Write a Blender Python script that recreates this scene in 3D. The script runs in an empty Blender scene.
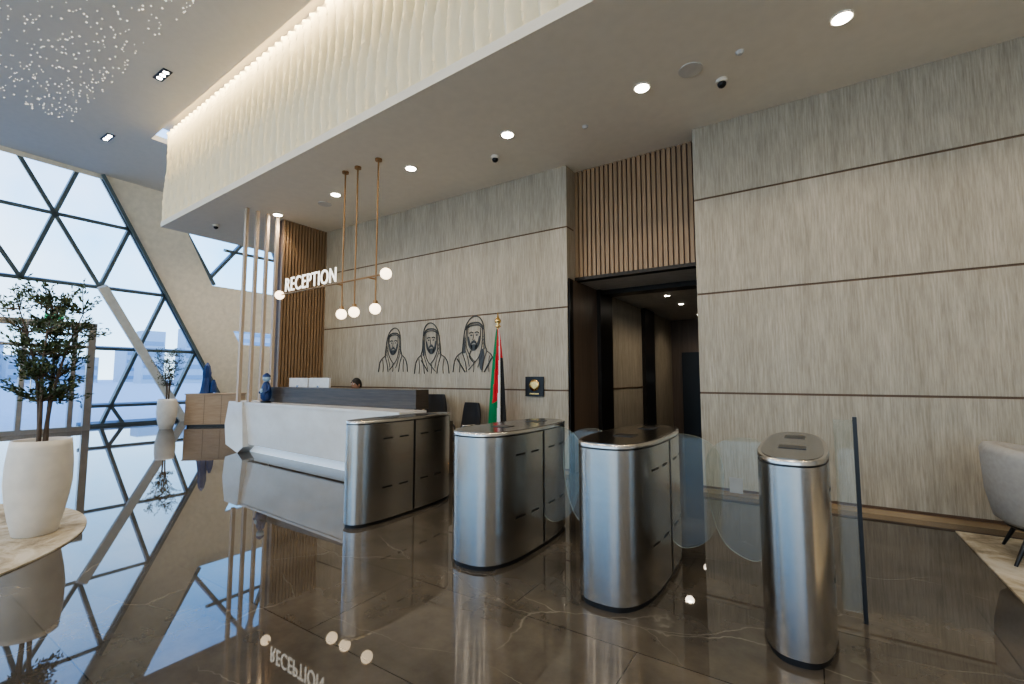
import bpy, math, random
from mathutils import Vector, Matrix
random.seed(7)
SC=bpy.context.scene
try:
    SC.view_settings.view_transform='AgX';SC.view_settings.look='AgX - Medium High Contrast'
except Exception: pass
# ------------------------------------------------------------------ materials
def newmat(name):
    m=bpy.data.materials.new(name);m.use_nodes=True
    nt=m.node_tree;b=nt.nodes['Principled BSDF'];return m,nt,b
def N(nt,t,**k):
    n=nt.nodes.new(t)
    for a,v in k.items(): setattr(n,a,v)
    return n
def simple(name,col,rough=.5,metal=0,bump=0,bscale=80,var=.06,spec=.5):
    m,nt,b=newmat(name)
    b.inputs['Roughness'].default_value=rough;b.inputs['Metallic'].default_value=metal
    b.inputs['Specular IOR Level'].default_value=spec
    g=N(nt,'ShaderNodeNewGeometry');no=N(nt,'ShaderNodeTexNoise');no.inputs['Scale'].default_value=bscale/10
    nt.links.new(g.outputs['Position'],no.inputs['Vector'])
    r=N(nt,'ShaderNodeValToRGB')
    r.color_ramp.elements[0].position=.3;r.color_ramp.elements[1].position=.7
    r.color_ramp.elements[0].color=tuple(c*(1-var) for c in col)+(1,)
    r.color_ramp.elements[1].color=tuple(min(1,c*(1+var)) for c in col)+(1,)
    nt.links.new(no.outputs['Fac'],r.inputs['Fac']);nt.links.new(r.outputs['Color'],b.inputs['Base Color'])
    if bump:
        n2=N(nt,'ShaderNodeTexNoise');n2.inputs['Scale'].default_value=bscale
        nt.links.new(g.outputs['Position'],n2.inputs['Vector'])
        bp=N(nt,'ShaderNodeBump');bp.inputs['Strength'].default_value=bump;bp.inputs['Distance'].default_value=.01
        nt.links.new(n2.outputs['Fac'],bp.inputs['Height']);nt.links.new(bp.outputs['Normal'],b.inputs['Normal'])
    return m
def emis(name,col,s):
    m,nt,b=newmat(name);b.inputs['Base Color'].default_value=tuple(col)+(1,)
    b.inputs['Emission Color'].default_value=tuple(col)+(1,);b.inputs['Emission Strength'].default_value=s
    return m
def stretched(name,c1,c2,scale,rough,metal=0,s2=None,c3=None,bump=.0,rvar=0,fine=0):
    m,nt,b=newmat(name)
    g=N(nt,'ShaderNodeNewGeometry');mp=N(nt,'ShaderNodeMapping');mp.inputs['Scale'].default_value=scale
    nt.links.new(g.outputs['Position'],mp.inputs['Vector'])
    no=N(nt,'ShaderNodeTexNoise');no.inputs['Scale'].default_value=1;no.inputs['Detail'].default_value=6;no.inputs['Roughness'].default_value=.65
    nt.links.new(mp.outputs[0],no.inputs['Vector'])
    r=N(nt,'ShaderNodeValToRGB');r.color_ramp.elements[0].position=.32;r.color_ramp.elements[1].position=.68
    r.color_ramp.elements[0].color=c1+(1,);r.color_ramp.elements[1].color=c2+(1,)
    nt.links.new(no.outputs['Fac'],r.inputs['Fac'])
    col=r.outputs['Color'];hgt=no.outputs['Fac']
    if c3:
        n2=N(nt,'ShaderNodeTexNoise');n2.inputs['Scale'].default_value=s2 or 1.5;n2.inputs['Detail'].default_value=4
        nt.links.new(g.outputs['Position'],n2.inputs['Vector'])
        r2=N(nt,'ShaderNodeValToRGB');r2.color_ramp.elements[0].position=.4;r2.color_ramp.elements[1].position=.7
        r2.color_ramp.elements[0].color=(0,0,0,1);r2.color_ramp.elements[1].color=(.6,.6,.6,1)
        nt.links.new(n2.outputs['Fac'],r2.inputs['Fac'])
        mx=N(nt,'ShaderNodeMixRGB');nt.links.new(r2.outputs['Color'],mx.inputs[0]);nt.links.new(col,mx.inputs[1]);mx.inputs[2].default_value=c3+(1,)
        col=mx.outputs[0]
    if fine:
        m3=N(nt,'ShaderNodeMapping');m3.inputs['Scale'].default_value=(60,60,3.2);nt.links.new(g.outputs['Position'],m3.inputs['Vector'])
        n3=N(nt,'ShaderNodeTexNoise');n3.inputs['Scale'].default_value=1;n3.inputs['Detail'].default_value=5;n3.inputs['Roughness'].default_value=.7
        nt.links.new(m3.outputs[0],n3.inputs['Vector'])
        r3=N(nt,'ShaderNodeValToRGB');r3.color_ramp.elements[0].position=.36;r3.color_ramp.elements[1].position=.60
        k=1-fine;r3.color_ramp.elements[0].color=(k,k*.985,k*.96,1);r3.color_ramp.elements[1].color=(1.05,1.05,1.05,1)
        nt.links.new(n3.outputs['Fac'],r3.inputs['Fac'])
        mm=N(nt,'ShaderNodeMixRGB',blend_type='MULTIPLY');mm.inputs[0].default_value=1;nt.links.new(col,mm.inputs[1]);nt.links.new(r3.outputs['Color'],mm.inputs[2]);col=mm.outputs[0];hgt=n3.outputs['Fac']
    nt.links.new(col,b.inputs['Base Color'])
    b.inputs['Roughness'].default_value=rough;b.inputs['Metallic'].default_value=metal
    if rvar:
        mr=N(nt,'ShaderNodeMapRange');mr.inputs['To Min'].default_value=rough-rvar;mr.inputs['To Max'].default_value=rough+rvar
        nt.links.new(no.outputs['Fac'],mr.inputs['Value']);nt.links.new(mr.outputs[0],b.inputs['Roughness'])
    if bump:
        bp=N(nt,'ShaderNodeBump');bp.inputs['Strength'].default_value=bump;bp.inputs['Distance'].default_value=.01
        nt.links.new(hgt,bp.inputs['Height']);nt.links.new(bp.outputs['Normal'],b.inputs['Normal'])
    return m
def glassmat(name,tint,gloss=.12,haze=0,hazecol=(.8,.85,.85)):
    m,nt,b=newmat(name);nt.nodes.remove(b)
    out=nt.nodes['Material Output'];t=N(nt,'ShaderNodeBsdfTransparent');t.inputs[0].default_value=tint+(1,)
    gl=N(nt,'ShaderNodeBsdfGlossy');gl.inputs['Roughness'].default_value=.02
    lw=N(nt,'ShaderNodeLayerWeight');lw.inputs['Blend'].default_value=.25
    mr=N(nt,'ShaderNodeMapRange');mr.inputs['To Min'].default_value=gloss*.5;mr.inputs['To Max'].default_value=min(1,gloss*5)
    nt.links.new(lw.outputs['Fresnel'],mr.inputs['Value'])
    mx=N(nt,'ShaderNodeMixShader');nt.links.new(mr.outputs[0],mx.inputs[0]);nt.links.new(t.outputs[0],mx.inputs[1]);nt.links.new(gl.outputs[0],mx.inputs[2])
    last=mx
    if haze:
        d=N(nt,'ShaderNodeBsdfDiffuse');d.inputs[0].default_value=hazecol+(1,)
        m2=N(nt,'ShaderNodeMixShader');m2.inputs[0].default_value=haze
        nt.links.new(mx.outputs[0],m2.inputs[1]);nt.links.new(d.outputs[0],m2.inputs[2]);last=m2
    nt.links.new(last.outputs[0],out.inputs['Surface']);return m

STONE=stretched('wall_stone',(.355,.31,.235),(.49,.435,.345),(7,7,.7),.55,c3=(.43,.375,.29),s2=1.6,bump=.3,fine=.26)
GROOVE=simple('groove_brown',(.13,.075,.04),.5)
GREY=simple('plaster_grey',(.62,.6,.56),.7)
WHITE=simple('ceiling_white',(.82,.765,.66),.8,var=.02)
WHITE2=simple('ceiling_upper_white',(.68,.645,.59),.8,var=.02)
FLUTE=simple('fluted_cream',(.82,.765,.60),.75,var=.02)
SLAT=stretched('oak_slat',(.27,.17,.095),(.37,.25,.15),(30,30,1.5),.45)
SLATB=simple('slat_back',(.11,.065,.04),.6)
BATTEN=stretched('light_batten',(.50,.38,.27),(.62,.50,.38),(30,30,1.5),.4)
BRONZE=simple('dark_bronze',(.03,.024,.019),.3,metal=.5)
BRONZE2=stretched('brown_door',(.12,.085,.06),(.17,.12,.085),(20,20,1),.35)
BLACK=simple('black_plastic',(.012,.012,.013),.35)
BLACKM=simple('black_mesh',(.02,.02,.022),.7)
STEEL=stretched('brushed_steel',(.54,.52,.49),(.60,.58,.55),(2,2,300),.25,metal=1)
STEELD=simple('steel_top_dark_refl',(.25,.24,.23),.18,metal=1)  # dark ceiling reflection on the turnstile tops put into the colour
CHROME=simple('chrome',(.75,.75,.75),.12,metal=1)
GOLD=simple('gold',(.75,.5,.2),.25,metal=1)
BRASS=simple('brass_rod',(.36,.22,.11),.35,metal=.8)
FRAME=simple('window_frame',(.13,.17,.19),.4,metal=.2)
BEIGE=simple('beige_panel',(.80,.74,.62),.6)
ALU=simple('door_frame_alu',(.42,.42,.42),.3,metal=.8)
DESKW=stretched('desk_marble',(.74,.70,.64),(.84,.81,.76),(1.5,1.5,2.5),.18)
DARKW=stretched('dark_counter_wood',(.05,.038,.03),(.095,.073,.056),(2,2,40),.35)
WOODL=stretched('light_wood',(.40,.27,.16),(.50,.36,.23),(3,3,30),.45)
POT=simple('white_pot',(.72,.68,.61),.45,bump=.05)
SOIL=simple('soil',(.06,.04,.03),.9,bump=.6)
BARK=stretched('bark',(.09,.065,.045),(.16,.12,.09),(40,40,8),.8,bump=.4)
LEAF=simple('leaf_olive',(.055,.085,.035),.5,var=.35,bscale=200)
LEAF2=simple('leaf_grey',(.10,.13,.065),.5,var=.3,bscale=200)
FABRIC=simple('grey_fabric',(.36,.34,.31),.9,bump=.3,bscale=300)
INK=simple('portrait_ink',(.06,.062,.06),.5)
BLUE=simple('blue_glaze',(.015,.045,.16),.3)
BLUEL=simple('pale_blue',(.35,.5,.65),.35)
FACADEG=glassmat('facade_glass',(.90,.95,.99),.05)
GATEG=glassmat('gate_glass',(.93,.955,.945),.05,haze=.03)
EDGEG=glassmat('glass_edge',(.6,.68,.66),.1,haze=.4,hazecol=(.5,.6,.58))
LOGO=simple('etched_logo',(.36,.35,.32),.6)
BULB=emis('globe_bulb',(1,.80,.55),4)
SIGNE=emis('sign_letters',(1,.94,.82),1.4)
DLIGHT=emis('downlight_lens',(1,.93,.8),30)
LEDW=emis('led_strip',(.85,.93,1),.3)
DOTS=emis('bright_dots',(1,.93,.8),1.6)
EXITG=emis('exit_green',(.05,.5,.25),1)
SKIN=simple('skin',(.36,.2,.13),.5)
HAIR=simple('hair',(.012,.01,.009),.6)
SUIT=simple('suit',(.03,.03,.035),.8)
RED=simple('flag_red',(.55,.02,.03),.7);GRN=simple('flag_green',(.0,.2,.07),.7);FW=simple('flag_white',(.8,.8,.8),.7);FB=simple('flag_black',(.012,.012,.012),.7)
MONW=simple('monitor_white',(.75,.75,.74),.4)
CITY=simple('city_concrete',(.50,.55,.60),.8);CITYW=simple('city_window',(.28,.36,.45),.4);PAVE=simple('pavement',(.62,.62,.60),.9)
def floor_mat():
    m,nt,b=newmat('floor_marble');L=nt.links.new
    g=N(nt,'ShaderNodeNewGeometry')
    br=N(nt,'ShaderNodeTexBrick');br.offset=.5;br.inputs['Scale'].default_value=1;br.inputs['Brick Width'].default_value=1.6;br.inputs['Row Height'].default_value=.8
    br.inputs['Mortar Size'].default_value=.003;br.inputs['Mortar Smooth'].default_value=0
    br.inputs['Color1'].default_value=(.062,.056,.049,1);br.inputs['Color2'].default_value=(.075,.068,.060,1);br.inputs['Mortar'].default_value=(.02,.018,.016,1)
    L(g.outputs['Position'],br.inputs['Vector'])
    no=N(nt,'ShaderNodeTexNoise');no.inputs['Scale'].default_value=2.4;no.inputs['Detail'].default_value=9;no.inputs['Roughness'].default_value=.62
    L(g.outputs['Position'],no.inputs['Vector'])
    r=N(nt,'ShaderNodeValToRGB');r.color_ramp.elements[0].color=(.62,.61,.60,1);r.color_ramp.elements[1].color=(1.4,1.38,1.35,1);r.color_ramp.elements[0].position=.3;r.color_ramp.elements[1].position=.7
    L(no.outputs['Fac'],r.inputs['Fac'])
    mu=N(nt,'ShaderNodeMixRGB',blend_type='MULTIPLY');mu.inputs[0].default_value=1;L(br.outputs['Color'],mu.inputs[1]);L(r.outputs['Color'],mu.inputs[2])
    nd=N(nt,'ShaderNodeTexNoise');nd.inputs['Scale'].default_value=1.3;nd.inputs['Detail'].default_value=5;L(g.outputs['Position'],nd.inputs['Vector'])
    va=N(nt,'ShaderNodeVectorMath',operation='SCALE');va.inputs['Scale'].default_value=.5;L(nd.outputs['Color'],va.inputs[0])
    vb=N(nt,'ShaderNodeVectorMath',operation='ADD');L(g.outputs['Position'],vb.inputs[0]);L(va.outputs[0],vb.inputs[1])
    mp=N(nt,'ShaderNodeMapping');mp.inputs['Rotation'].default_value=(0,0,.6);mp.inputs['Scale'].default_value=(.6,1.4,1);L(vb.outputs[0],mp.inputs['Vector'])
    v=N(nt,'ShaderNodeTexVoronoi',feature='DISTANCE_TO_EDGE');v.inputs['Scale'].default_value=1.1;L(mp.outputs[0],v.inputs['Vector'])
    vr=N(nt,'ShaderNodeValToRGB');vr.color_ramp.elements[0].position=0;vr.color_ramp.elements[0].color=(.24,.24,.24,1);vr.color_ramp.elements[1].position=.005;vr.color_ramp.elements[1].color=(0,0,0,1)
    L(v.outputs['Distance'],vr.inputs['Fac'])
    nm=N(nt,'ShaderNodeTexNoise');nm.inputs['Scale'].default_value=1.4;L(g.outputs['Position'],nm.inputs['Vector'])
    rm=N(nt,'ShaderNodeValToRGB');rm.color_ramp.elements[0].position=.42;rm.color_ramp.elements[1].position=.6;L(nm.outputs['Fac'],rm.inputs['Fac'])
    mk=N(nt,'ShaderNodeMath',operation='MULTIPLY');L(vr.outputs['Color'],mk.inputs[0]);L(rm.outputs['Color'],mk.inputs[1])
    m2=N(nt,'ShaderNodeMixRGB');L(mk.outputs[0],m2.inputs[0]);L(mu.outputs[0],m2.inputs[1]);m2.inputs[2].default_value=(.42,.40,.36,1)
    L(m2.outputs[0],b.inputs['Base Color']);b.inputs['Roughness'].default_value=.02
    b.inputs['IOR'].default_value=1.65
    return m
FLOOR=floor_mat()
def rug_mat(n,c1,c2,c3):
    m,nt,b=newmat(n);L=nt.links.new
    g=N(nt,'ShaderNodeNewGeometry');no=N(nt,'ShaderNodeTexNoise');no.inputs['Scale'].default_value=2.6;no.inputs['Detail'].default_value=8;no.inputs['Distortion'].default_value=.8;no.inputs['Roughness'].default_value=.7
    L(g.outputs['Position'],no.inputs['Vector']);r=N(nt,'ShaderNodeValToRGB')
    r.color_ramp.elements[0].position=.38;r.color_ramp.elements[0].color=c1+(1,);r.color_ramp.elements[1].position=.62;r.color_ramp.elements[1].color=c3+(1,)
    e=r.color_ramp.elements.new(.5);e.color=c2+(1,)
    L(no.outputs['Fac'],r.inputs['Fac']);L(r.outputs['Color'],b.inputs['Base Color']);b.inputs['Roughness'].default_value=.95
    n2=N(nt,'ShaderNodeTexNoise');n2.inputs['Scale'].default_value=250;L(g.outputs['Position'],n2.inputs['Vector'])
    bp=N(nt,'ShaderNodeBump');bp.inputs['Strength'].default_value=.4;bp.inputs['Distance'].default_value=.01;L(n2.outputs['Fac'],bp.inputs['Height']);L(bp.outputs['Normal'],b.inputs['Normal'])
    return m
RUG=rug_mat('rug_pattern',(.25,.21,.15),(.45,.39,.29),(.58,.54,.46))

# ------------------------------------------------------------------ mesh builder
class B:
    def __init__(s,name): s.n=name;s.v=[];s.f=[];s.mi=[];s.sm=[];s.mats=[];s.M=Matrix()
    def mid(s,m):
        if m not in s.mats: s.mats.append(m)
        return s.mats.index(m)
    def add(s,vs,fs,m,smooth=False):
        o=len(s.v);s.v+=[tuple(s.M@Vector(v)) for v in vs];k=s.mid(m)
        for f in fs: s.f.append([i+o for i in f]);s.mi.append(k);s.sm.append(smooth)
    def box(s,x0,x1,y0,y1,z0,z1,m):
        s.add([(x0,y0,z0),(x1,y0,z0),(x1,y1,z0),(x0,y1,z0),(x0,y0,z1),(x1,y0,z1),(x1,y1,z1),(x0,y1,z1)],
              [(0,3,2,1),(4,5,6,7),(0,1,5,4),(1,2,6,5),(2,3,7,6),(3,0,4,7)],m)
    def rings(s,rs,m,smooth=True,caps=True,closed=True):
        n=len(rs[0]);vs=[p for r in rs for p in r];fs=[]
        for i in range(len(rs)-1):
            for j in range(n if closed else n-1):
                k=(j+1)%n;fs.append((i*n+j,i*n+k,(i+1)*n+k,(i+1)*n+j))
        s.add(vs,fs,m,smooth)
        if caps:
            s.add(rs[0],[list(range(n))[::-1]],m);s.add(rs[-1],[list(range(n))],m)
    def lathe(s,prof,c,m,seg=32,caps=True,smooth=True):
        s.rings([[(c[0]+r*math.cos(2*math.pi*i/seg),c[1]+r*math.sin(2*math.pi*i/seg),c[2]+z) for i in range(seg)] for r,z in prof],m,smooth,caps)
    def cyl(s,c,r,h,m,seg=24): s.lathe([(r,0),(r,h)],c,m,seg)
    def sph(s,c,r,m,seg=24,sc=(1,1,1)):
        k=seg//2;s.rings([[(c[0]+sc[0]*r*math.sin(math.pi*a/k)*math.cos(2*math.pi*i/seg),c[1]+sc[1]*r*math.sin(math.pi*a/k)*math.sin(2*math.pi*i/seg),c[2]-sc[2]*r*math.cos(math.pi*a/k)) for i in range(seg)] for a in range(k+1)],m,True,False)
    def tube(s,pts,r,m,seg=8,caps=True):
        pts=[Vector(p) for p in pts];rs=[];rr=r if isinstance(r,(list,tuple)) else [r]*len(pts)
        up=Vector((0,0,1))
        for i,p in enumerate(pts):
            d=(pts[min(i+1,len(pts)-1)]-pts[max(i-1,0)]).normalized()
            u=up if abs(d.z)<.95 else Vector((1,0,0))
            a=d.cross(u).normalized();b=a.cross(d).normalized()
            rs.append([tuple(p+(a*math.cos(2*math.pi*j/seg)+b*math.sin(2*math.pi*j/seg))*rr[i]) for j in range(seg)])
        s.rings(rs,m,True,caps)
    def beam(s,p,q,w,d,nrm,m):
        p=Vector(p);q=Vector(q);t=(q-p).normalized();n=Vector(nrm).normalized();a=t.cross(n).normalized()
        n=a.cross(t).normalized()
        vs=[]
        for e in (p,q):
            for sa,sn in ((-1,-1),(1,-1),(1,1),(-1,1)): vs.append(tuple(e+a*sa*w/2+n*sn*d/2))
        s.add(vs,[(0,1,2,3),(7,6,5,4),(0,4,5,1),(1,5,6,2),(2,6,7,3),(3,7,4,0)],m)
    def prism(s,poly,z0,z1,m):
        n=len(poly);vs=[(x,y,z0) for x,y in poly]+[(x,y,z1) for x,y in poly]
        s.add(vs,[list(range(n))[::-1],list(range(n,2*n))]+[(i,(i+1)%n,(i+1)%n+n,i+n) for i in range(n)],m)
    def slab(s,poly,th,m,em=None):
        n=len(poly);t=Vector(th);vs=[tuple(p) for p in poly]+[tuple(Vector(p)+t) for p in poly]
        s.add(vs,[list(range(n))[::-1],list(range(n,2*n))],m);s.add(vs,[(i,(i+1)%n,(i+1)%n+n,i+n) for i in range(n)],em or m)
    def done(s,parent=None,bevel=0):
        me=bpy.data.meshes.new(s.n);me.from_pydata(s.v,[],s.f)
        for m in s.mats: me.materials.append(m)
        me.polygons.foreach_set('material_index',s.mi);me.polygons.foreach_set('use_smooth',s.sm);me.update()
        import bmesh
        bm=bmesh.new();bm.from_mesh(me);bmesh.ops.recalc_face_normals(bm,faces=bm.faces);bm.to_mesh(me);bm.free()
        o=bpy.data.objects.new(s.n,me);SC.collection.objects.link(o)
        if bevel:
            md=o.modifiers.new('bev','BEVEL');md.width=bevel;md.segments=3;md.limit_method='ANGLE'
        if parent: o.parent=parent
        return o
def empty(name,loc=(0,0,0)):
    o=bpy.data.objects.new(name,None);SC.collection.objects.link(o);o.location=loc;return o

WY=6.1;CZ=4.65;UZ=6.65
by=lambda x:4.05-.043*(x+11.6)     # bulkhead front line
# ------------------------------------------------------------------ shell
b=B('floor');b.box(-17.6,6.5,-8.5,12.5,-.2,0,FLOOR);b.done()
b=B('ground_outside');b.box(-500,-17.6,-400,400,-.25,-.05,PAVE);b.done()
levels=[0,1.215,2.46,3.69,CZ]
def stonewall(name,x0,x1,y):
    b=B(name)
    for i in range(4):
        b.box(x0,x1,y,y+.25,levels[i]+(.012 if i else .08),levels[i+1]-(.012 if i<3 else 0),STONE)
    b.box(x0+.001,x1-.001,y+.012,y+.24,.0,CZ,GROOVE);return b
b=stonewall('wall_reception',-8.9,-2.98,WY);b.done()
b=stonewall('wall_right',-1.15,6.3,WY);b.done()
b=B('baseboard_right');b.box(-1.15,6.3,WY-.012,WY+.02,0,.05,BRASS);b.done()
b=B('baseboard_reception');b.box(-8.9,-2.98,WY-.012,WY+.02,0,.05,BRASS);b.done()
b=B('wall_slat_panel')
b.box(-2.98,-1.15,WY+.34,WY+.42,2.9,CZ,SLATB)
n=26
for i in range(n):
    x=-2.955+i*(1.78/(n-1));b.box(x-.025,x+.025,WY+.30,WY+.34,2.95,CZ,SLAT)
b.box(-2.98,-1.15,WY+.27,WY+.42,2.90,2.95,BRONZE)
b.done()
b=B('wall_recess_return')
b.box(-3.2,-2.981,WY+.24,WY+.45,0,CZ,STONE);b.box(-1.149,-.95,WY+.24,WY+.45,0,CZ,STONE)
b.done()
# lift lobby
b=B('wall_lobby_left')
b.box(-3.12,-2.965,WY+.02,7.2,0,2.895,BRONZE2)
b.box(-3.12,-2.955,WY+.02,6.25,0,2.895,BRONZE)
b.box(-3.12,-2.90,7.2,7.75,0,2.895,BRONZE)
b.box(-3.12,-2.98,7.75,9.7,0,2.895,STONE)
b.box(-2.99,-2.97,7.75,9.7,1.2,1.22,GROOVE)
b.box(-3.12,-2.90,9.7,10.4,0,2.895,BRONZE)
b.box(-3.12,-2.97,10.4,12.2,0,2.895,STONE)
b.done()
b=B('wall_lobby_right');b.box(-1.14,-.95,WY+.45,12.2,0,2.895,BRONZE);b.done()
b=B('wall_lobby_back');b.box(-3.2,-.9,12.2,12.4,0,2.9,BRONZE2)
b.done()
b=B('door_lift');b.box(-2.7,-1.2,12.12,12.19,0,2.05,BLACK);b.box(-1.96,-1.94,12.11,12.12,.0,2.0,CHROME);b.done()
b=B('ceiling_lobby');b.box(-3.2,-.9,WY+.42,12.4,2.9,3.0,GREY);b.box(-2.9,-1.15,7.3,7.6,2.82,2.895,BRONZE);b.done()
b=B('lift_call_panel');b.box(-2.22,-2.12,12.09,12.115,1.25,1.55,CHROME);b.box(-2.20,-2.14,12.08,12.09,1.42,1.48,SIGNE);b.done()
# soffit ceiling
b=B('ceiling_soffit')
pl=[(-11.6,by(-11.6)-.14),(6.4,by(6.4)-.14),(6.4,WY+.5),(-8.9,WY+.5),(-8.9,9.9),(-11.6,9.9)]
b.prism(pl,CZ,CZ+.12,WHITE);b.done()
b=B('wall_fluted_bulkhead')
d=Vector((1,-.043,0)).normalized();nn=Vector((-.043,-1,0)).normalized()
o0=Vector((-11.6,by(-11.6),0));L=18.1;pw=.20;npl=int(L/pw);nz=36;sub=8
vs=[];fs=[]
cols=[]
for i in range(npl):
    for q in range(sub): cols.append((i,q/sub))
cols.append((npl-1,1.0))
for j in range(nz+1):
    z=CZ+.11+(UZ+.12-CZ-.11)*j/nz
    for (i,u) in cols:
        sg=1 if i%2 else -1
        c=.5+.36*math.sin(z*3.1+sg*1.2)*sg
        h=u/c if u<c else (1-u)/(1-c)
        edge=.035*math.sin(z*3.1+i*math.pi)
        off=.01+.14*h**.85
        s=(i+u)*pw+edge*(1-abs(2*u-1))
        p=o0+d*s+nn*off;vs.append((p.x,p.y,z))
nc=len(cols)
for j in range(nz):
    for i in range(nc-1):
        k=j*nc+i;fs.append((k,k+1,k+nc+1,k+nc))
b.add(vs,fs,FLUTE,False)
p0=o0;p1=o0+d*L
b.slab([p0+Vector((0,0,CZ+.12)),p1+Vector((0,0,CZ+.12)),p1+Vector((0,0,UZ+.3)),p0+Vector((0,0,UZ+.3))],(-nn*.04),FLUTE)
b.box(-11.6,-11.5,by(-11.6),9.9,CZ+.12,UZ,FLUTE)
b.done()
b=B('ceiling_upper')
g=.32
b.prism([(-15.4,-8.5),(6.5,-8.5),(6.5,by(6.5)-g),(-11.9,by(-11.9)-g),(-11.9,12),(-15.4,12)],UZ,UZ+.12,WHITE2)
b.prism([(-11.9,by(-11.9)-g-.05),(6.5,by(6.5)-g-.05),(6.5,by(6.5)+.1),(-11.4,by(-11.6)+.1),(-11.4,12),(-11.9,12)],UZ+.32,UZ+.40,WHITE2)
b.done()
b=B('ceiling_bright_dots')  # tiny emissive dots scattered over the upper ceiling
for i in range(1500):
    x=random.uniform(-12.5,-4.1);y=2.6-abs(random.gauss(0,2.2))
    if y<-4: continue
    r=random.choice([.005,.007,.010]);b.lathe([(r,0),(r,.008)],(x,y,UZ-.006),DOTS,6)
b.done()
b=B('wall_back')
b.box(-17.6,6.5,-8.7,-8.5,0,.5,BEIGE);b.box(-17.6,6.5,-8.7,-8.5,5.2,7,BEIGE)
for i in range(9): x=-17.4+i*2.96;b.box(x-.2,x+.2,-8.7,-8.45,.5,5.2,BEIGE)
b.done()
b=B('wall_side_right');b.box(6.3,6.5,-8.5,WY+.2,0,UZ+.3,GREY);b.done()
b=B('wall_far_left');b.box(-17.6,-8.9,9.9,10.1,0,UZ,BEIGE);b.done()
# ------------------------------------------------------------------ facade
def FP(y,z,off=0): return Vector((-17.4+.328*z+off,y,z))
fn=Vector((1,0,-.328))
b=B('window_diagrid')
def node(k,j): return 4.55+1.1*k-1.5*j, 5.5-1.63*k
def clipz(y0,z0,y1,z1,zmin,zmax):
    def at(z): return y0+(y1-y0)*(z-z0)/(z1-z0)
    za=min(z0,zmax);zb=max(z1,zmin);return at(za),za,at(zb),zb
def diag(y0,z0,y1,z1,w,d,m):
    a=clipz(y0,z0,y1,z1,0,UZ+.05)
    if a[1]-a[3]>.02: b.beam(FP(a[0],a[1]),FP(a[2],a[3]),w,d,fn,m)
def indoor(y,z): return (0.9<y<4.2 and z<2.8)
for j in range(0,11):
    for k in range(-1,4):
        y0,z0=node(k,j);y1,z1=node(k+1,j)
        if not(indoor(y0,z0) or indoor(y1,z1)): diag(y0,z0,y1,z1,.085,.14,FRAME)
        y2,z2=node(k+1,j+1)
        if not(indoor(y0,z0) or indoor(y2,z2)): diag(y0,z0,y2,z2,.085,.14,FRAME)
for k in range(0,4):
    ya,z=node(k,0);yb=-8.5
    if z>2.3 : b.beam(FP(ya,z),FP(yb,z),.085,.14,fn,FRAME)
    else:
        b.beam(FP(ya,z),FP(4.2,z),.085,.14,fn,FRAME);b.beam(FP(.9,z),FP(yb,z),.085,.14,fn,FRAME)
b.beam(FP(8.2,.05),FP(4.2,.05),.12,.2,fn,FRAME);b.beam(FP(.9,.05),FP(-8.5,.05),.12,.2,fn,FRAME)
b.beam(FP(6,UZ-.02),FP(-8.5,UZ-.02),.12,.2,fn,BEIGE)
b.add([tuple(FP(-8.5,0,-.05)),tuple(FP(.9,0,-.05)),tuple(FP(.9,2.85,-.05)),tuple(FP(4.2,2.85,-.05)),tuple(FP(4.2,0,-.05)),tuple(FP(8.26,0,-.05)),tuple(FP(3.75,UZ,-.05)),tuple(FP(-8.5,UZ,-.05))],[tuple(range(8))],FACADEG)
b.done()
b=B('structural_diagonal_beam')
y0,z0=node(1,1);b.beam(FP(y0,z0,.2),FP(y0+z0*.675,0,.2),.22,.2,fn,simple('pale_steel',(.58,.60,.59),.5));b.done()
b=B('wall_slanted_facade')
bd=lambda z:4.55+(5.5-z)*.675
th=(-.15,0,0)
def fpoly(pts,m=BEIGE): b.slab([FP(y,z,.08) for y,z in pts],th,m)
of=1.5
fpoly([(bd(UZ),UZ),(bd(0),0),(bd(0)+of,0),(bd(UZ)+of,UZ)])
e=lambda z:bd(z)+of-.02
def band(z0,z1,y1=10.0): fpoly([(e(z0),z0),(y1,z0),(y1,z1),(e(z1),z1)])
band(0,2.55);band(3.0,4.35)
for (ya,za,yb,zb) in [(6.6,4.35,8.0,UZ),(8.0,UZ,9.4,4.35),(7.0,5.5,10,5.5),(5.2,UZ,6.9,4.4)]:
    b.beam(FP(ya,za),FP(yb,zb),.09,.14,fn,FRAME)
b.beam(FP(bd(UZ),UZ,.14),FP(bd(0),0,.14),.08,.10,fn,FRAME)
b.done()
b=B('door_entrance')
X=-16.35
for y in (-.9,.02,.95,1.9,2.85,3.78,4.12):
    w=.05 if y<4 else .08
    b.box(X-.06,X+.06,y-w,y+w,0,2.85,ALU)
b.box(X-.08,X+.08,-.95,4.2,2.72,2.88,ALU);b.box(X-.05,X+.05,-.95,4.12,2.2,2.27,ALU)
b.box(X-.04,X+.04,-.95,4.12,0,.12,ALU)
b.box(X-.005,X+.005,-.9,4.1,.1,2.75,FACADEG)
for y in (1.8,2.0,3.0): b.tube([(X+.12,y,.8),(X+.12,y,1.5)],.015,CHROME)
b.done()
b=B('exit_sign');b.box(X+.1,X+.14,3.15,3.5,2.89,3.05,EXITG);b.box(X+.14,X+.145,3.28,3.37,2.92,3.02,simple('sign_white',(.9,.9,.9)));b.done()
b=B('skyline_building')
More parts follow.
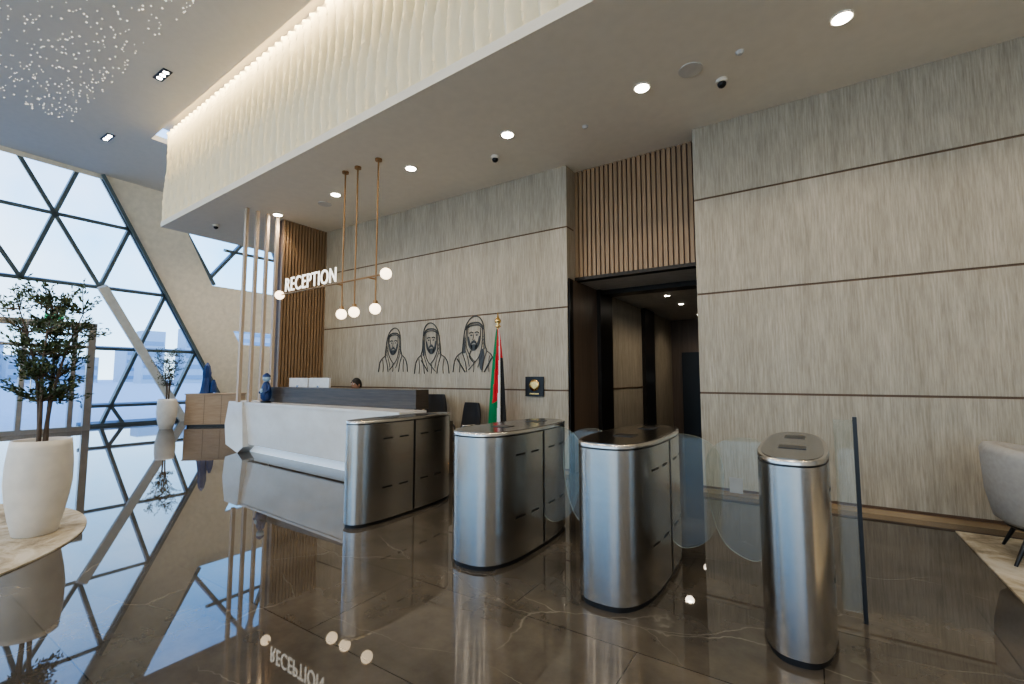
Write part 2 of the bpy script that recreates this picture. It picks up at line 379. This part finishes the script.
for (x,y,w,h) in [(-160,76,9,20),(-170,88,8,26),(-150,60,6,10),(-190,110,9,17),(-200,40,20,8),(-220,70,12,12),(-170,15,14,6),(-185,-5,10,9),(-170,-35,16,7),(-200,25,10,12),(-190,140,12,22),(-150,50,5,14),(-165,66,6,17)]:
    b.box(x-w/2,x+w/2,y-w/2,y+w/2,-.1,h,CITY)
    for k in range(int(h/3)): b.box(x+w/2,x+w/2+.15,y-w/2+.4,y+w/2-.4,k*3+1,k*3+2.2,CITYW)
b.done()
# ------------------------------------------------------------------ slat wall & battens
b=B('wall_oak_slat')
b.box(-9.1,-8.97,5.1,9.9,0,CZ,SLATB)
for i in range(15):
    y=5.12+i*.069;b.box(-8.97,-8.9,y-.023,y+.023,0,CZ,SLAT)
b.done()
b=B('batten_screen')
for y in (4.36,4.56,4.76,4.96): b.box(-8.93,-8.86,y-.028,y+.028,.952,CZ,BATTEN)
b.done(bevel=.004)
# ------------------------------------------------------------------ reception desk
E=empty('reception_desk')
b=B('white_front')
def dl(x,off=0): return 4.52-.06*(x+9.3)+off
x0,x1=-9.3,-4.5
b.slab([(x0,dl(x0)+.06,.16),(x1,dl(x1)+.06,.16),(x1,dl(x1),.93),(x0,dl(x0),.93)],(0,.04,0),DESKW)
b.slab([(x0,dl(x0)-.01,.91),(x1,dl(x1)-.01,.91),(x1,dl(x1)+.5,.91),(x0,dl(x0)+.5,.91)],(0,0,.04),DESKW)
b.slab([(x0,dl(x0)+.18,0),(x1,dl(x1)+.18,0),(x1,dl(x1)+.18,.16),(x0,dl(x0)+.18,.16)],(0,.02,0),LEDW)
b.slab([(-9.55,dl(-9.5)-.05,.12),(-9.05,dl(-9.1)-.05,.0),(-8.85,dl(-9)-.05,.12),(-8.95,dl(-9)-.05,.951),(-9.5,dl(-9.5)-.05,.951),(-9.62,dl(-9.5)-.05,.5)],(0,.50,0),DESKW)
b.done(E,bevel=.008)
b=B('dark_counter')
b.box(-8.55,-4.70,4.72,4.98,.951,1.23,DARKW)
b.box(-8.5,-4.75,4.80,4.9,0,.95,DARKW)
b.box(-4.76,-4.5,4.98,5.3,.0,.76,DARKW)
b.box(-8.55,-4.60,4.98,5.3,.70,.74,WOODL);b.box(-8.55,-8.5,4.9,5.3,0,.7,DARKW)
b.done(E,bevel=.006)
def monitor(b,x,y,z):
    b.box(x-.3,x+.3,y-.02,y+.02,z+.10,z+.44,MONW);b.box(x-.29,x+.29,y+.02,y+.024,z+.11,z+.43,BLACK)
    b.box(x-.03,x+.03,y-.04,y-.02,z+.02,z+.3,CHROME);b.box(x-.12,x+.12,y-.06,y+.08,z,z+.015,CHROME)
for i,x in enumerate((-8.2,-7.55)):
    b=B('desktop_monitor');monitor(b,x,5.12,.962)
    b.box(x-.1,x+.1,5.05,5.2,.742,.965,BLACK);b.done(bevel=.004)
b=B('blue_figurine')
c=(-8.40,4.60,.953)
b.M=Matrix.Translation(c)@Matrix.Scale(.88,4)@Matrix.Translation((-c[0],-c[1],-c[2]))
b.cyl(c,.10,.03,BLACK)
b.lathe([(.06,.03),(.10,.08),(.11,.2),(.09,.32),(.06,.40),(.035,.43)],c,BLUE,20)
b.sph((c[0],c[1],c[2]+.50),.075,BLUEL,20);b.lathe([(.08,.53),(.07,.57),(.02,.61)],c,BLUE,16)
b.tube([(c[0]-.1,c[1],c[2]+.36),(c[0]-.14,c[1]-.02,c[2]+.25),(c[0]-.09,c[1]-.08,c[2]+.2)],.028,BLUE)
b.tube([(c[0]+.1,c[1],c[2]+.36),(c[0]+.14,c[1]-.02,c[2]+.25),(c[0]+.09,c[1]-.08,c[2]+.2)],.028,BLUE)
b.sph((c[0],c[1]-.1,c[2]+.24),.05,BLUEL,12,(1,.4,1))
b.M=Matrix();b.done()
# ------------------------------------------------------------------ pendants / sign
PY=4.40
for x,zb in ((-6.0,2.38),(-5.70,2.39),(-5.23,2.40)):
    b=B('pendant_globe_light')
    b.tube([(x,PY,CZ),(x,PY,zb+.08)],.013,BRASS);b.cyl((x,PY,CZ-.03),.05,.03,BRASS);b.cyl((x,PY,zb+.07),.035,.05,BRASS)
    b.sph((x,PY,zb),.08,BULB);b.done()
b=B('reception_sign')
SY=4.28
b.tube([(-7.46,SY,2.81),(-4.95,SY,2.85)],.014,BRASS)
b.sph((-7.52,SY,2.81),.075,BULB);b.sph((-4.88,SY,2.85),.08,BULB)
for x in (-6.0,-5.23): b.tube([(x,SY,2.835),(x,PY-.014,2.835)],.012,BRASS)
so=b.done()
cu=bpy.data.curves.new('letters','FONT');cu.body='RECEPTION';cu.size=.33;cu.extrude=.008;cu.offset=.0;cu.space_character=1.08
to=bpy.data.objects.new('letters',cu);SC.collection.objects.link(to);bpy.context.view_layer.update()
w=to.dimensions[0];to.scale=(1.36/w,1,1);to.rotation_euler=(math.pi/2,-.012,0);to.location=(-7.37,SY,2.85);cu.materials.append(SIGNE);to.parent=so
# ------------------------------------------------------------------ downlights and devices
def downlight(x,y,z,r=.075,power=74,lit=True,ang=125,lens=DLIGHT):
    b=B('downlight');b.lathe([(r*1.25,0),(r*1.25,.012)],(x,y,z-.012),WHITE,24);b.lathe([(r,0),(r,.004)],(x,y,z-.016),lens,24);o=b.done()
    if lit:
        l=bpy.data.lights.new('lamp','SPOT');l.energy=power;l.spot_size=math.radians(ang);l.spot_blend=.9;l.color=(1,.86,.68);l.shadow_soft_size=.08
        lo=bpy.data.objects.new('lamp',l);SC.collection.objects.link(lo);lo.location=(x,y,z-.04);lo.parent=o
for x in (.39,-1.43,-3.24,-5.04,-6.9,-8.74,2.2,4.0): downlight(x,4.87,CZ)
for y in (8.4,9.5,11.3): downlight(-2.1,y,2.9,r=.045,power=34,ang=150)  # unseen lobby spots, added to brighten the lobby interior
def cluster(x,y,lit=False):
    b=B('downlight')
    for i in range(3): b.lathe([(.04,0),(.04,.004)],(x+.13*(i-1),y,UZ-.018),DLIGHT,16)
    b.box(x-.22,x+.22,y-.07,y+.07,UZ-.014,UZ,BLACK);o=b.done()
    if lit:
        l=bpy.data.lights.new('lamp','SPOT');l.energy=460;l.spot_size=math.radians(130);l.spot_blend=.8;l.color=(1,.86,.68);l.shadow_soft_size=.1
        lo=bpy.data.objects.new('lamp',l);SC.collection.objects.link(lo);lo.location=(x,y,UZ-.05);lo.parent=o
cluster(-9.18,2.99);cluster(-12.63,3.2);cluster(-12.9,6.4,True);cluster(-12.9,8.4,True)  # the lit pair is added, out of view, to brighten the slanted beige wall
for x,y in ((-.91,4.86),(-7.46,5.04)):
    b=B('ceiling_speaker');b.lathe([(.12,0),(.12,.01)],(x,y,CZ-.01),GREY,28);b.done()
for x,y in ((-.66,5.22),(-3.73,5.28),(-10.45,4.5)):
    b=B('dome_camera');b.lathe([(.06,0),(.06,.04)],(x,y,CZ-.041),WHITE,24);b.sph((x,y,CZ-.046),.045,BLACK,20);b.done()
for x,y in ((-2.29,5.26),(-.44,4.85)):
    b=B('smoke_detector');b.lathe([(.02,0),(.035,.015),(.04,.03)],(x,y,CZ-.03),GREY,20);b.done()
# ------------------------------------------------------------------ portraits
def smooth(pts,n=6):
    out=[];P=[Vector((x,y,0)) for x,y in pts];P=[P[0]]+P+[P[-1]]
    for i in range(1,len(P)-2):
        for t in range(n):
            t/=n;a,b_,c,d_=P[i-1],P[i],P[i+1],P[i+2]
            v=.5*((2*b_)+(c-a)*t+(2*a-5*b_+4*c-d_)*t*t+(-a+3*b_-3*c+d_)*t**3);out.append((v.x,v.y))
    out.append(pts[-1]);return out
def portrait(cx,z0,w,h,var,lean):
    b=B('wall_portrait_drawing')
    def T(x,y): return (cx+(x+lean*max(0,y-.4)*.15)*w,WY-.008,z0+y*h)
    def st(pts,r=.010,sm=True):
        q=smooth(pts) if sm else pts
        b.tube([T(x,y) for x,y in q],r*.66,INK,5)
    def fill(pts):
        q=smooth(pts+[pts[0]],4);cxm=sum(p[0] for p in q)/len(q);cym=sum(p[1] for p in q)/len(q)
        vs=[T(cxm,cym)]+[T(x,y) for x,y in q];b.add(vs,[(0,i,i+1) for i in range(1,len(q))],INK)
    sx=1 if var!=1 else -1
    S=lambda pts:[(x*sx,y) for x,y in pts]
    st(S([(-.27,.36),(-.26,.5),(-.24,.68),(-.2,.84),(-.1,.96),(.02,1.0),(.13,.96),(.21,.84),(.24,.68),(.26,.5),(.31,.38)]),.014)
    st(S([(-.21,.80),(-.1,.87),(.02,.885),(.12,.87),(.21,.80)]),.02);st(S([(-.225,.765),(-.1,.83),(.02,.845),(.12,.83),(.22,.76)]),.016)
    st(S([(-.15,.79),(-.155,.65),(-.13,.53),(-.07,.45),(0,.42),(.07,.45),(.13,.53),(.15,.65),(.145,.79)]),.009)
    st(S([(-.11,.70),(-.07,.72),(-.025,.705)]),.014);st(S([(.025,.705),(.07,.72),(.11,.70)]),.014)
    fill([(-.10,.665),(-.065,.678),(-.035,.662),(-.065,.65)]);fill([(.035,.662),(.065,.678),(.10,.665),(.065,.65)])
    st([(-.01,.68),(-.02,.61),(-.03,.585),(0,.575),(.03,.585)],.007)
    fill([(-.15,.64),(-.135,.50),(-.06,.41),(-.03,.47),(-.085,.54),(-.12,.64)]);fill([(.15,.64),(.135,.50),(.06,.41),(.03,.47),(.085,.54),(.12,.64)])
    fill([(-.075,.50),(-.05,.56),(0,.57),(.05,.56),(.075,.50),(.04,.53),(0,.54),(-.04,.53)])
    fill([(-.08,.49),(0,.505),(.08,.49),(.06,.41),(0,.39),(-.06,.41)])
    st(S([(-.18,.78),(-.19,.6),(-.17,.45),(-.08,.3),(.03,.2)]));st(S([(.19,.77),(.20,.6),(.18,.42),(.12,.28),(.0,.16),(-.12,.06)]))
    st(S([(-.27,.36),(-.2,.2),(-.16,.02)]));st(S([(.31,.38),(.24,.22),(.2,.02)]))
    st(S([(-.23,.6),(-.22,.45),(-.15,.3),(-.1,.12)]),.007);st(S([(.235,.6),(.235,.42),(.17,.26),(.1,.1)]),.008)
    st(S([(-.27,.38),(-.38,.32),(-.46,.22),(-.5,.02)]),.013);st(S([(.3,.38),(.4,.32),(.47,.2),(.5,.02)]),.013)
    st(S([(-.36,.3),(-.33,.15),(-.34,.02)]),.008);st(S([(.37,.3),(.35,.15),(.36,.02)]),.008)
    st([(0,.2),(.01,.1),(0,.02)],.008)
    for q in range(5):
        st(S([(-.25+.012*q,.42+.05*q),(-.215+.01*q,.38+.05*q)]),.006);st(S([(.27-.012*q,.44+.05*q),(.225-.01*q,.40+.05*q)]),.006)
    if var==2:
        st([(-.4,.26),(-.2,.02)],.018);st([(.42,.26),(.25,.02)],.018);st([(-.06,.4),(-.1,.3),(-.02,.2)],.014)
        fill([(-.27,.36),(-.25,.5),(-.22,.66),(-.2,.5),(-.2,.36)])
        fill([(.12,.28),(.2,.42),(.25,.36),(.24,.22),(.2,.05),(.15,.1)])
    if var==1:
        fill([(-.26,.38),(-.245,.55),(-.22,.68),(-.2,.5),(-.21,.36)]);st([(-.3,.28),(-.1,.06)],.014)
    b.done()
portrait(-6.70,1.50,.80,.86,0,.3);portrait(-5.70,1.46,.84,.94,1,-.4);portrait(-4.74,1.48,.90,.97,2,.2)
b=B('wall_plaque');b.box(-3.70,-3.38,WY-.03,WY-.002,1.12,1.42,BLACK)
b.rings([[(-3.54+r*math.cos(a*math.pi/16),WY-y,1.29+r*math.sin(a*math.pi/16)) for a in range(32)] for r,y in ((.09,.03),(.09,.04),(.05,.042))],GOLD)
b.box(-3.62,-3.46,WY-.034,WY-.03,1.15,1.17,GOLD);b.done()
# ------------------------------------------------------------------ flag
b=B('flag_on_pole')
fx,fy=-3.98,5.72
b.lathe([(.17,0),(.17,.02),(.06,.05),(.02,.1)],(fx,fy,0),GOLD,24);b.tube([(fx,fy,.05),(fx,fy,2.2)],.014,GOLD)
b.lathe([(.02,0),(.05,.02),(.015,.05),(.05,.09),(.05,.12),(.015,.16),(.004,.24)],(fx,fy,2.17),GOLD,16)
nz=26;na=72
def fr(a,t):
    R=.025+.105*t**.7;return R*(1+.25*math.sin(a*7+t*2)*min(1,t*3))
rs=[]
for k in range(nz+1):
    t=k/nz;z=2.15-1.45*t
    rs.append([(fx+fr(2*math.pi*i/na,t)*math.cos(2*math.pi*i/na),fy+fr(2*math.pi*i/na,t)*math.sin(2*math.pi*i/na)*.7,z-.05*math.sin(2*math.pi*i/na*2)*t) for i in range(na)])
for k in range(nz):
    for i in range(na):
        t=k/nz;a=(i/na*360+(k-13)*1.2)%360
        if 60<=a<195: m=RED
        elif 195<=a<262: m=GRN
        elif 262<=a<300: m=RED if t<.75 else GRN
        elif 300<=a<332: m=FW
        else: m=FB if t>.3 else RED
        j=(i+1)%na;b.add([rs[k][i],rs[k][j],rs[k+1][j],rs[k+1][i]],[(0,1,2,3)],m,True)
o=b.done()
# ------------------------------------------------------------------ turnstiles
def outline(a,bb,n=2.8,seg=96):
    r=[]
    for i in range(seg):
        t=2*math.pi*i/seg;c,s_=math.cos(t),math.sin(t)
        r.append((a*math.copysign(abs(c)**(2/n),c)*(1.0-.10*s_),bb*math.copysign(abs(s_)**(2/n),s_)))
    return r
def sidex(a,bb,y,n=2.8):
    q=min(1,abs(y)/bb);sn=q**(n/2);c=math.sqrt(max(0,1-sn*sn));return a*c**(2/n)*(1-.10*math.copysign(sn,y))
def turnstile(cx,cy=3.40,wing=(-1,1),a=.185,bb=.70,logo=()):
    b=B('turnstile_gate');b.M=Matrix.Translation((cx,cy,0))
    def ring(z,sc): 
        k=(1-sc)*bb
        return [(x*(1-k/a),y*sc,z) for x,y in outline(a,bb)]
    b.rings([ring(0,.985),ring(.035,.985)],BLACK)
    b.rings([ring(.035,1),ring(.955,1)],STEEL,caps=True)
    b.rings([ring(.955,.99),ring(.965,.99)],BLACK)
    b.rings([ring(.965,1.002),ring(.985,1.002),ring(.99,.995)],STEEL,caps=False)
    b.add(ring(.99,.995),[list(range(96))],STEEL)
    b.rings([ring(.9905,.97),ring(.993,.97)],STEELD,caps=True)
    b.box(-.07,.07,-.28,-.14,.993,.996,BLACK);b.box(-.06,.06,.25,.45,.993,.995,BLACK)
    for sg in (-1,1):
        def strip(y0,y1,z0,z1,m,off=.0015,k=6):
            for q in range(k):
                ya=y0+(y1-y0)*q/k;yb=y0+(y1-y0)*(q+1)/k
                xa=sg*(sidex(a,bb,ya)+off);xb=sg*(sidex(a,bb,yb)+off)
                b.add([(xa,ya,z0),(xb,yb,z0),(xb,yb,z1),(xa,ya,z1)],[(0,1,2,3)],m)
        for y in (-.36,-.15,.15,.38):
            for z in (.80,.33): strip(y-.06,y+.06,z,z+.014,BLACK,.002)
        strip(-.012,.012,.04,.955,BLACK,.003,1)
    for sg in wing:
        x0=a-.02
        prof=[(0,.28),(.10,.22),(.26,.30),(.34,.50),(.37,.72),(.35,.88),(.28,.96),(.17,1.0),(.06,1.0),(0,.96)]
        sp=smooth(prof,5)
        b.slab([(sg*(x0+x),-.005,z) for x,z in sp],(0,.010,0),GATEG,EDGEG)
        if sg in logo: b.box(sg*(x0+.18)-.04,sg*(x0+.18)+.04,-.0065,-.0055,.64,.74,LOGO)
    b.M=Matrix();b.done()
turnstile(-.10,3.40,(-1,),a=.175,logo=(-1,));turnstile(-1.11,a=.25);turnstile(-2.18,3.42,(1,),a=.275);turnstile(-3.68,3.52,(),a=.165,bb=.70)
b=B('glass_barrier')
b.box(.11,.205,3.385,3.397,.05,1.15,GATEG)
b.box(.205,.225,3.375,3.405,0,1.17,BLACK);b.done()
# ------------------------------------------------------------------ plants
def tree(x,y,potr,poth,top,cr,nl,name='potted_olive_tree',zb=0):
    b=B(name)
    pr=[(.62,0),(.66,.01),(.80,.18),(.93,.38),(1.0,.55),(.99,.75),(.93,.93),(.90,1.0),(.82,1.0),(.80,.93)]
    b.lathe([(r*potr,z*poth) for r,z in pr],(x,y,zb),POT,40,caps=False)
    b.lathe([(.62*potr,0),(.001,0)],(x,y,zb),POT,40,caps=False);b.lathe([(.82*potr,.93*poth),(.001,.94*poth)],(x,y,zb),SOIL,40,caps=False)
    z0=poth*.93;H=top-z0;ends=[]
    for s in range(4):
        a=s*1.6+.4;pts=[(x+.03*math.cos(a),y+.03*math.sin(a),z0)]
        for k in range(1,7):
            t=k/6;rr=cr*.45*t*t;pts.append((x+(.03+rr)*math.cos(a+t*.9)+random.uniform(-.015,.015),y+(.03+rr)*math.sin(a+t*.9),z0+H*.86*t))
        b.tube(pts,[.018*(1-.75*i/6) for i in range(7)],BARK,6)
        for k in range(2,7):
            for q in range(6):
                p=Vector(pts[k]);dd=Vector((random.uniform(-1,1),random.uniform(-1,1),random.uniform(-.1,.9))).normalized()
                ln=cr*random.uniform(.35,.85)*(1.05-.35*abs(k-3.7)/3);e_=p+dd*ln+Vector((0,0,.04));m_=p+dd*ln*.5
                b.tube([p,m_,e_],[.006,.004,.002],BARK,4);ends.append((p,e_))
    for i in range(nl):
        p,e_=random.choice(ends);t=random.uniform(.25,1.08);c=p.lerp(e_,t)+Vector([random.gauss(0,.018) for _ in range(3)])
        dr=((e_-p).normalized()+Vector([random.uniform(-.9,.9) for _ in range(3)])).normalized()
        sd=dr.cross(Vector([random.uniform(-1,1) for _ in range(3)])).normalized()
        l=random.uniform(.03,.055);w=l*.2
        b.add([c,c+dr*l*.5+sd*w,c+dr*l,c+dr*l*.5-sd*w],[(0,1,2,3)],random.choice([LEAF,LEAF,LEAF2]))
    b.done()
tree(-5.88,1.19,.225,.83,2.22,.40,5200,zb=.012)
tree(-14.95,5.45,.24,.82,2.2,.42,2200)
b=B('round_rug')
b.lathe([(1.9,0),(1.9,.012)],(-6.42,-.28,0),RUG,96);b.done()
b=B('lounge_rug');b.box(1.06,4.6,2.6,5.78,0,.012,RUG);b.done()
b=B('low_cabinet')
b.M=Matrix.Translation((-15.0,5.95,0))@Matrix.Rotation(math.radians(43),4,'Z')
b.box(-.05,1.35,0,.5,.06,.92,WOODL);b.box(.0,1.31,.04,.46,0,.06,BLACK);b.box(-.07,1.37,-.02,.52,.92,.95,WOODL)
for x in (.45,.9): b.box(x-.004,x+.004,-.004,.01,.08,.9,GROOVE)
b.M=Matrix();b.done(bevel=.004)
b=B('blue_tower_model')
c=(-14.88,6.38,.952)
b.cyl(c,.18,.03,BLUE);b.lathe([(.17,.03),(.14,.2),(.11,.45),(.12,.6),(.08,.8),(.02,.9)],c,BLUE,8,smooth=False)
b.lathe([(.10,.03),(.08,.25),(.03,.4)],(c[0]+.16,c[1]+.12,c[2]),BLUE,8,smooth=False);b.done()
# ------------------------------------------------------------------ chairs
def office_chair(x,y,rot,arm=BLACK,zt=1.05,name='office_chair'):
    b=B(name);b.M=Matrix.Translation((x,y,0))@Matrix.Rotation(rot,4,'Z')
    for i in range(5):
        a=i*2*math.pi/5;ex,ey=.29*math.cos(a),.29*math.sin(a);b.tube([(0,0,.11),(ex,ey,.07)],[.025,.016],arm);b.sph((ex,ey,.03),.03,BLACK,12)
    b.cyl((0,0,.09),.025,.34,CHROME,12)
    b.box(-.24,.24,-.24,.24,.44,.50,BLACKM)
    rs=[]
    n=9
    for k in range(n):
        t=k/(n-1);z=.52+(zt-.52)*t;w=.22*(1-.25*t**4);yy=.22+.06*t+.02*math.sin(t*math.pi)
        rs.append([(-w,yy-.035,z),(-w*.5,yy,z),(0,yy+.01,z),(w*.5,yy,z),(w,yy-.035,z),(w,yy-.01,z),(w*.5,yy+.03,z),(0,yy+.04,z),(-w*.5,yy+.03,z),(-w,yy-.01,z)])
    b.rings(rs,BLACKM)
    for s in (-1,1): b.tube([(s*.25,.15,.46),(s*.29,.12,.62),(s*.29,.05,.68),(s*.29,-.18,.68),(s*.27,-.2,.6),(s*.25,-.1,.46)],.014,arm)
    b.tube([(0,.1,.45),(0,.27,.46),(0,.28,.6)],.02,arm)
    b.M=Matrix();b.done(bevel=.0)
office_chair(-5.36,5.66,.2,zt=1.12);office_chair(-4.66,5.64,-.2,CHROME,1.0);office_chair(-7.05,5.60,0,zt=1.0)
b=B('tub_armchair');b.M=Matrix.Translation((1.58,5.2,.012))@Matrix.Rotation(math.radians(-8),4,'Z')
n=40;prs=[]
for i in range(n+1):
    a=math.radians(55+250*i/n)
    hgt=.87-.17*abs((i/n)-.5)**1.6*4*.6
    R=.40
    pr=[(R-.06,.26),(R-.01,.30),(R+.03,.5),(R+.045,hgt-.05),(R+.02,hgt),(R-.04,hgt+.005),(R-.085,hgt-.04),(R-.09,.5),(R-.10,.30)]
    prs.append([(r*math.cos(a),r*math.sin(a)*1.0,z) for r,z in pr])
b.rings(prs,FABRIC)
b.lathe([(.30,.28),(.34,.31),(.345,.40),(.31,.44),(.2,.455),(.01,.46)],(.03,0,0),FABRIC,36)
b.lathe([(.30,.23),(.33,.24),(.33,.28),(.28,.28)],(0,0,0),BLACK,36)
for sx in (-1,1):
    for sy in (-1,1): b.tube([(sx*.22,sy*.22,.25),(sx*.32,sy*.30,.0)],[.02,.011],BLACK)
b.M=Matrix();b.done()
# ------------------------------------------------------------------ seated receptionist
P_=empty('seated_receptionist',(-7.0,5.5,.03))
def skin(name,vs,es,rad,mat,root=0,sub=2):
    me=bpy.data.meshes.new(name);me.from_pydata(vs,es,[]);o=bpy.data.objects.new(name,me);SC.collection.objects.link(o);me.materials.append(mat)
    o.parent=P_
    md=o.modifiers.new('s','SKIN');md.use_smooth_shade=True
    for i,r in enumerate(rad):
        v=me.skin_vertices[0].data[i];rr=r if isinstance(r,tuple) else (r,r);v.radius=rr;v.use_root=(i==root)
    s2=o.modifiers.new('sub','SUBSURF');s2.levels=sub;s2.render_levels=sub;return o
skin('body',[(0,.04,.56),(0,.03,.72),(0,.02,.88),(0,.01,1.0),(0,0,1.10),
  (-.17,.0,1.01),(-.24,-.06,.80),(-.15,-.27,.78),(.17,0,1.01),(.24,-.06,.80),(.15,-.27,.78),
  (-.10,0,.54),(-.12,-.36,.56),(-.12,-.40,.12),(.10,0,.54),(.12,-.36,.56),(.12,-.40,.12),(-.12,-.52,.05),(.12,-.52,.05)],
 [(0,1),(1,2),(2,3),(3,4),(3,5),(5,6),(6,7),(3,8),(8,9),(9,10),(0,11),(11,12),(12,13),(0,14),(14,15),(15,16),(13,17),(16,18)],
 [(.15,.11),(.14,.10),(.16,.11),(.13,.09),.055,.065,.048,.034,.065,.048,.034,.09,.075,.05,.09,.075,.05,.04,.04],SUIT)
skin('neck',[(0,0,1.06),(0,-.01,1.17)],[(0,1)],[.052,.05],SKIN)
for s in (-1,1):
    vs=[(s*.15,-.26,.785),(s*.14,-.33,.775)];es=[(0,1)];rd=[.024,(.034,.016)]
    for k,(dx,l) in enumerate(((-.028,.062),(-.010,.075),(.010,.070),(.028,.055))):
        i=len(vs);vs+=[(s*.14+dx,-.35,.778),(s*.14+dx*1.15,-.35-l*.55,.774),(s*.14+dx*1.2,-.35-l,.758)];es+=[(1,i),(i,i+1),(i+1,i+2)];rd+=[.010,.009,.007]
    i=len(vs);vs+=[(s*.14-s*.035,-.30,.772),(s*.14-s*.06,-.33,.765)];es+=[(1,i),(i,i+1)];rd+=[.011,.008]
    skin('hand',vs,es,rd,SKIN)
b=B('head')
def headpt(a,ph):
    x=math.sin(ph)*math.cos(a);y=math.sin(ph)*math.sin(a);z=math.cos(ph)
    X_=x*.075*(1-.18*max(0,-z));Y_=y*.095;Z_=z*.12
    if y<-.2 and z<-.2: Y_*=1-.1*(-z)
    f_=max(0,1-((a-3*math.pi/2)/.16)**2) if z<.15 and z>-.3 else 0
    Y_-=.018*f_*(1 if z<0 else .4)
    return (X_,Y_,Z_+1.245)
rs=[[headpt(2*math.pi*i/48,math.pi*k/28) for i in range(48)] for k in range(29)]
b.rings(rs,SKIN,True,False)
rs=[]
for k in range(15):
    ph=math.pi*.62*k/14;r_=[]
    for i in range(48):
        a=2*math.pi*i/48;front=max(0,-math.sin(a));p2=min(ph,math.pi*(.62-.27*front))
        x,y,z=headpt(a,p2);k_=1.09;r_.append((x*k_,y*k_,(z-1.245)*k_+1.245))
    rs.append(r_)
b.rings(rs,HAIR,True,False)
for s in (-1,1):
    b.sph((s*.078,.0,1.235),.03,SKIN,12,(.4,.7,1));b.sph((s*.03,-.082,1.262),.012,FW,12);b.sph((s*.03,-.091,1.262),.006,BLACK,8)
    b.tube([(s*.015,-.095,1.285),(s*.03,-.096,1.29),(s*.048,-.086,1.284)],.004,HAIR)
b.tube([(-.022,-.088,1.19),(0,-.094,1.188),(.022,-.088,1.19)],.005,simple('lips',(.3,.1,.08)))
b.done(P_)
# ------------------------------------------------------------------ lights
def area(name,loc,rot,sx,sy,e,col):
    l=bpy.data.lights.new(name,'AREA');l.shape='RECTANGLE';l.size=sx;l.size_y=sy;l.energy=e;l.color=col
    o=bpy.data.objects.new(name,l);SC.collection.objects.link(o);o.location=loc;o.rotation_euler=rot;return o
ang=-math.atan(.043)
area('cove_led_lamp',(-2.7,by(-2.7)-.24,UZ+.28),(0,0,ang),17.5,.08,440,(1,.77,.43))
for x in (-12,-8,-4,0,4):
    for y in (-5.5,-1.5):
        area('added_ceiling_fill',(x,y,UZ-.06),(0,0,0),.8,.8,76,(1,.87,.71))  # unseen fill areas added behind the camera to brighten the room
# world
w=bpy.data.worlds.new('sky');SC.world=w;w.use_nodes=True;nt=w.node_tree;bg=nt.nodes['Background']
tc=N(nt,'ShaderNodeTexCoord');sp=N(nt,'ShaderNodeSeparateXYZ');nt.links.new(tc.outputs['Generated'],sp.inputs[0])
r=N(nt,'ShaderNodeValToRGB');cr=r.color_ramp;cr.elements[0].position=0;cr.elements[0].color=(.66,.85,1,1);cr.elements[1].position=.55;cr.elements[1].color=(.06,.24,.75,1)
e_=cr.elements.new(.22);e_.color=(.27,.60,1,1)
nt.links.new(sp.outputs['Z'],r.inputs['Fac'])
no=N(nt,'ShaderNodeTexNoise');no.inputs['Scale'].default_value=2.6;no.inputs['Detail'].default_value=6;nt.links.new(tc.outputs['Generated'],no.inputs['Vector'])
r2=N(nt,'ShaderNodeValToRGB');r2.color_ramp.elements[0].position=.47;r2.color_ramp.elements[0].color=(0,0,0,1);r2.color_ramp.elements[1].position=.68;r2.color_ramp.elements[1].color=(.65,.65,.65,1)
nt.links.new(no.outputs['Fac'],r2.inputs['Fac'])
mx=N(nt,'ShaderNodeMixRGB');nt.links.new(r2.outputs['Color'],mx.inputs[0]);nt.links.new(r.outputs['Color'],mx.inputs[1]);mx.inputs[2].default_value=(.92,.96,1,1)
nt.links.new(mx.outputs[0],bg.inputs['Color']);bg.inputs['Strength'].default_value=3.4
# camera
c=bpy.data.cameras.new('camera');o=bpy.data.objects.new('camera',c);SC.collection.objects.link(o);o.location=(0,0,1.4)
c.lens=16;c.sensor_width=36;c.clip_end=1000;SC.camera=o
o.rotation_euler=(math.pi/2+math.radians(4.52),0,math.radians(33.04))
